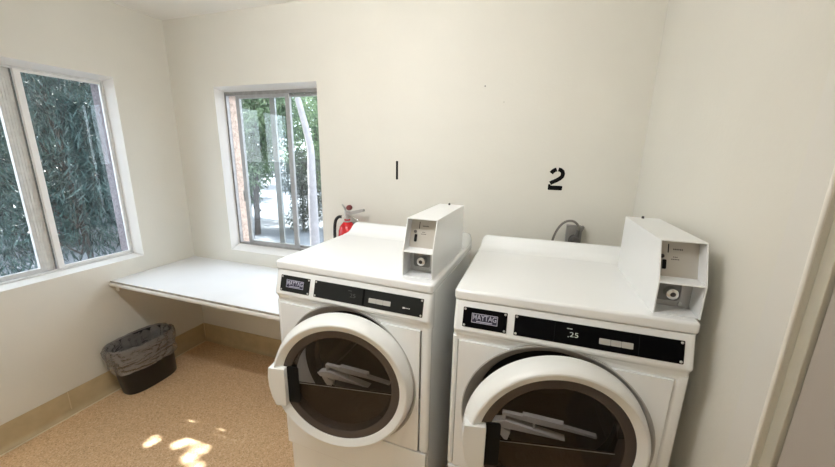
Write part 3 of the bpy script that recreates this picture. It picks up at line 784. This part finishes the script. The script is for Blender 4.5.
def tree(name, label, base, blobs, nleaf, L, w, lm, bk, seed, trunk_r=.09, lean=(0, 0), guard=False, droop=.5, group=None):
    rg = random.Random(seed)
    r = empty(name, base); tag(r, label, 'tree', group)
    B = Vector(base)
    bm = bmesh.new()
    top = max(b[2] for b in blobs)
    tube(bm, spline([(0, 0, 0), (lean[0] * .35, lean[1] * .3, top * .35), (lean[0] * .7, lean[1] * .7, top * .7), (lean[0], lean[1], top)], 6), [trunk_r * (1 - .028 * i) for i in range(19)], 12)
    for x, y, z, R in blobs:
        s = Vector((lean[0] * .6, lean[1] * .6, min(z, top) * .6))
        tube(bm, [s, s.lerp(Vector((x, y, z)), .6) + Vector((0, 0, .1)), (x, y, z)], [trunk_r * .35, trunk_r * .22, .008], 7)
    if guard:
        bad = [v for v in bm.verts if in_spot(v.co + B, .05) and (v.co + B).z > .8]
        bmesh.ops.delete(bm, geom=bad, context='VERTS')
    obj('trunk', bm, M[bk], r, smooth=True, weld=False)
    bm = bmesh.new(); tot = sum(b[3] ** 2 for b in blobs)
    for x, y, z, R in blobs:
        for i in range(int(nleaf * R * R / tot)):
            v = rdir(rg); p = Vector((x, y, z)) + v * R * (rg.random() ** .45)
            d = (v * .5 + rdir(rg) * .9 + Vector((0, 0, -droop))).normalized()
            l = L * rg.uniform(.65, 1.25); ww = w * rg.uniform(.7, 1.3)
            q = p + B
            if guard:
                if rg.random() > .012 and any(in_spot(q + d * l * k, .004 + ww * .3) for k in (0, .25, .5, .75, 1)): continue
            if q.x > -.30 and q.y < .30: continue
            leaf(bm, p, d, rdir(rg), l, ww)
    obj('foliage', bm, M[lm], r, weld=False)
    return r
# a crown of narrow leaves outside the left window; leaves are left out where sun should reach the floor spots
tree('weeping_tree', 'blue-green drooping tree with narrow leaves right outside the left window', (-2.4, .55, -.12),
     [(0, 0, 2.1, .62), (.1, -.6, 2.3, .55), (-.2, .6, 2.2, .6), (.2, .1, 1.35, .5), (-.1, -.7, 1.4, .5), (0, .5, 1.3, .5), (-.1, .1, .8, .45), (-.1, -.6, .8, .45), (.0, .4, 2.9, .6), (.3, -.3, 2.75, .5)], 17000, .135, .015, 'leafA', 'bark', 11, .03, (.1, -.2), guard=True, droop=.9)
tree('sun_mask_canopy', 'unseen leaf crown added above the left window to shape the sun patches on the floor', (-1.75, -2.2, -.12),  # added out of view; blocks the sun except through gaps planned for the floor patches
     [(.55, 1.0, 3.0, .42), (.55, 1.4, 3.0, .42), (.55, 1.8, 3.0, .42), (.55, 1.0, 3.55, .42), (.55, 1.4, 3.6, .42), (.55, 1.8, 3.6, .42), (.5, 1.4, 3.3, .5), (.75, 1.4, 2.85, .3), (.75, 1.75, 2.85, .3), (.75, 1.0, 2.85, .3), (.1, .4, 4.0, .6)], 30000, .10, .026, 'leafA', 'bark', 14, .07, (.1, .3), guard=True, droop=.5)
tree('bushy_tree', 'dark bushy tree further out beyond the left window', (-5.0, 1.6, -.12),
     [(0, 0, 2.6, 1.1), (-.3, 1.2, 2.4, 1.1), (.6, -.9, 2.2, .95), (.3, .6, 1.3, .9), (-.4, -1.2, 1.5, 1.0), (.5, 1.6, 1.2, .9), (0, .2, 3.6, 1.0), (.2, -.3, .8, .7), (-.5, 2.4, 2.0, 1.0)], 21000, .16, .045, 'leafC', 'bark', 12, .12, (0, .2), guard=True)
tree('shade_tree', 'tall dark tree standing behind the bushy tree', (-9, 3.4, -.12),
     [(0, 0, 3.2, 1.7), (-.5, 2.0, 3.0, 1.7), (.5, -2.0, 2.6, 1.6), (0, 3.4, 2.0, 1.6), (.4, -3.4, 3.2, 1.6), (0, .8, 1.0, 1.4), (0, -1.5, 1.2, 1.4), (0, 2.6, .9, 1.3), (0, -.5, 4.8, 1.6)], 22000, .28, .10, 'leafC', 'bark', 13, .16, (0, .2), guard=True)
# trees beyond the back window
tree('leafy_tree', 'bright green leafy tree in the left half of the back window', (-2.75, 3.5, -.12),
     [(0, 0, 2.3, .75), (-.6, .4, 2.1, .7), (.5, .3, 2.5, .7), (-.2, .2, 3.0, .75), (.1, -.1, 1.5, .5), (-.9, .3, 2.7, .7), (-.5, .3, 1.3, .5), (-.45, .2, .8, .35)], 17000, .10, .030, 'leafB', 'bark', 21, .06, (.1, .1))
tree('airy_tree', 'pale green airy tree at the right of the back window, by the pale trunk', (-1.7, 5.4, -.12),
     [(0, 0, 2.9, .85), (-.9, .1, 2.4, .7), (.3, .3, 2.2, .7), (-.6, .2, 1.5, .6), (.2, .2, 1.5, .6), (-.9, .2, 1.0, .5), (-.2, .2, .9, .45), (-1.5, .2, 1.6, .5), (-.9, .2, 3.4, .8), (-.3, .1, 3.8, .9), (.8, .2, 2.8, .7)], 15000, .10, .030, 'leafB', 'bark', 22, .06, (-.1, .1))
tree('hedge_tree', 'deep green tree filling the far background of the back window', (-6.6, 11.2, -.12),
     [(0, 0, 3.0, 1.6), (2.2, .5, 3.0, 1.6), (-2.2, .2, 3.0, 1.7), (1.0, .3, 4.8, 1.7), (-1.4, 0, 4.8, 1.8), (3.4, .4, 3.6, 1.6), (-3.6, 0, 3.6, 1.8), (-1.2, 0, 1.2, 1.3), (1.4, 0, 1.2, 1.3), (3.4, 0, 1.4, 1.3), (-3.4, 0, 1.4, 1.3)], 14000, .22, .08, 'leafC', 'bark', 23, .2, (.1, .1))
bm = bmesh.new(); tube(bm, spline([(.02, 0, 0), (.02, 0, .8), (.01, .02, 1.3), (-.02, .05, 1.8), (-.20, .05, 2.5)], 8), [.085 - .0012 * i for i in range(33)], 16)
tag(obj('tree_trunk', bm, M['palebark'], loc=(-.97, 2.9, -.12), smooth=True), 'bare pale tree trunk at the right edge of the back window', 'tree trunk')
tree('tall_shrub', 'grey-green upright shrub low in the right half of the back window', (-2.08, 4.1, -.12),
     [(0, 0, .35, .36), (.1, .1, .75, .38), (-.15, 0, 1.1, .38), (.15, 0, 1.35, .38), (.3, .1, .5, .3)], 5000, .075, .022, 'leafD', 'bark', 24, .03, (.02, .02))

# ---------------------------------------------------------------- lights
sun = bpy.data.lights.new('sun', 'SUN'); sun.energy = 20; sun.angle = math.radians(.6); sun.color = (1, .97, .95)
so = bpy.data.objects.new('sun', sun); C.objects.link(so); so.rotation_euler = SUN.to_track_quat('-Z', 'Y').to_euler()
cl = empty('ceiling_light', (1.72, -1.36, H)); tag(cl, 'long bare tube light hung below the ceiling of the laundry room', 'ceiling light')
bm = bmesh.new(); box(bm, -.52, .52, -.018, .018, -.205, -.178); obj('housing', bm, M['enamel_side'], cl, bevel=.004)
for x in (-.40, .40):
    bm = bmesh.new(); lathe(bm, [(0, -.180), (.006, -.180), (.006, -.004), (.03, -.003), (.03, -.0002), (0, -.0002)], axis='z', n=16, cx=x); obj('stem', bm, M['enamel_side'], cl, smooth=True)
bm = bmesh.new(); tube(bm, [(-.50, 0, -.240), (.50, 0, -.240)], .022, 16); obj('tube', bm, M['lamp'], cl, smooth=True)
for x in (-.505, .505):
    bm = bmesh.new(); box(bm, x - .008, x + .008, -.016, .016, -.260, -.203); obj('tube_holder', bm, M['enamel_side'], cl, bevel=.002)
M['lamp'].node_tree.nodes['Principled BSDF'].inputs['Emission Strength'].default_value = 64

w = bpy.data.worlds.new('sky'); bpy.context.scene.world = w; w.use_nodes = True
bg = w.node_tree.nodes['Background']
sk = w.node_tree.nodes.new('ShaderNodeTexSky'); sk.sky_type = 'HOSEK_WILKIE'; sk.turbidity = 4
sk.sun_direction = (-SUN).normalized()
mxs = w.node_tree.nodes.new('ShaderNodeMix'); mxs.data_type = 'RGBA'; mxs.inputs[0].default_value = .75
mxs.inputs[7].default_value = (.36, .385, .42, 1)
w.node_tree.links.new(sk.outputs[0], mxs.inputs[6]); w.node_tree.links.new(mxs.outputs[2], bg.inputs['Color'])
bg.inputs['Strength'].default_value = 14

# ---------------------------------------------------------------- camera
f, yaw, pitch, roll = 339.1405, -.321, .2321, .0187
cy, sy, cp_, sp = math.cos(yaw), math.sin(yaw), math.cos(pitch), math.sin(pitch)
F = Vector((sy * cp_, cy * cp_, -sp)); R = Vector((cy, -sy, 0)); U = R.cross(F)
R2 = R * math.cos(roll) + U * math.sin(roll); U2 = U * math.cos(roll) - R * math.sin(roll)
cam = bpy.data.cameras.new('camera'); co = bpy.data.objects.new('camera', cam); C.objects.link(co)
cam.sensor_fit = 'HORIZONTAL'; cam.sensor_width = 36; cam.lens = f / 835 * 36; cam.clip_start = .02; cam.clip_end = 200
co.matrix_world = Matrix(((R2.x, U2.x, -F.x, 2.49783), (R2.y, U2.y, -F.y, -1.89196), (R2.z, U2.z, -F.z, 1.55793), (0, 0, 0, 1)))
bpy.context.scene.camera = co
vs = bpy.context.scene.view_settings
vs.view_transform = 'Standard'; vs.look = 'None'; vs.exposure = .42; vs.gamma = 1; vs.use_curve_mapping = False
cy_ = bpy.context.scene.cycles
cy_.max_bounces = 10; cy_.transparent_max_bounces = 16; cy_.diffuse_bounces = 6; cy_.glossy_bounces = 4
cy_.caustics_reflective = False; cy_.caustics_refractive = False; cy_.sample_clamp_indirect = 6
cy_.use_denoising = True
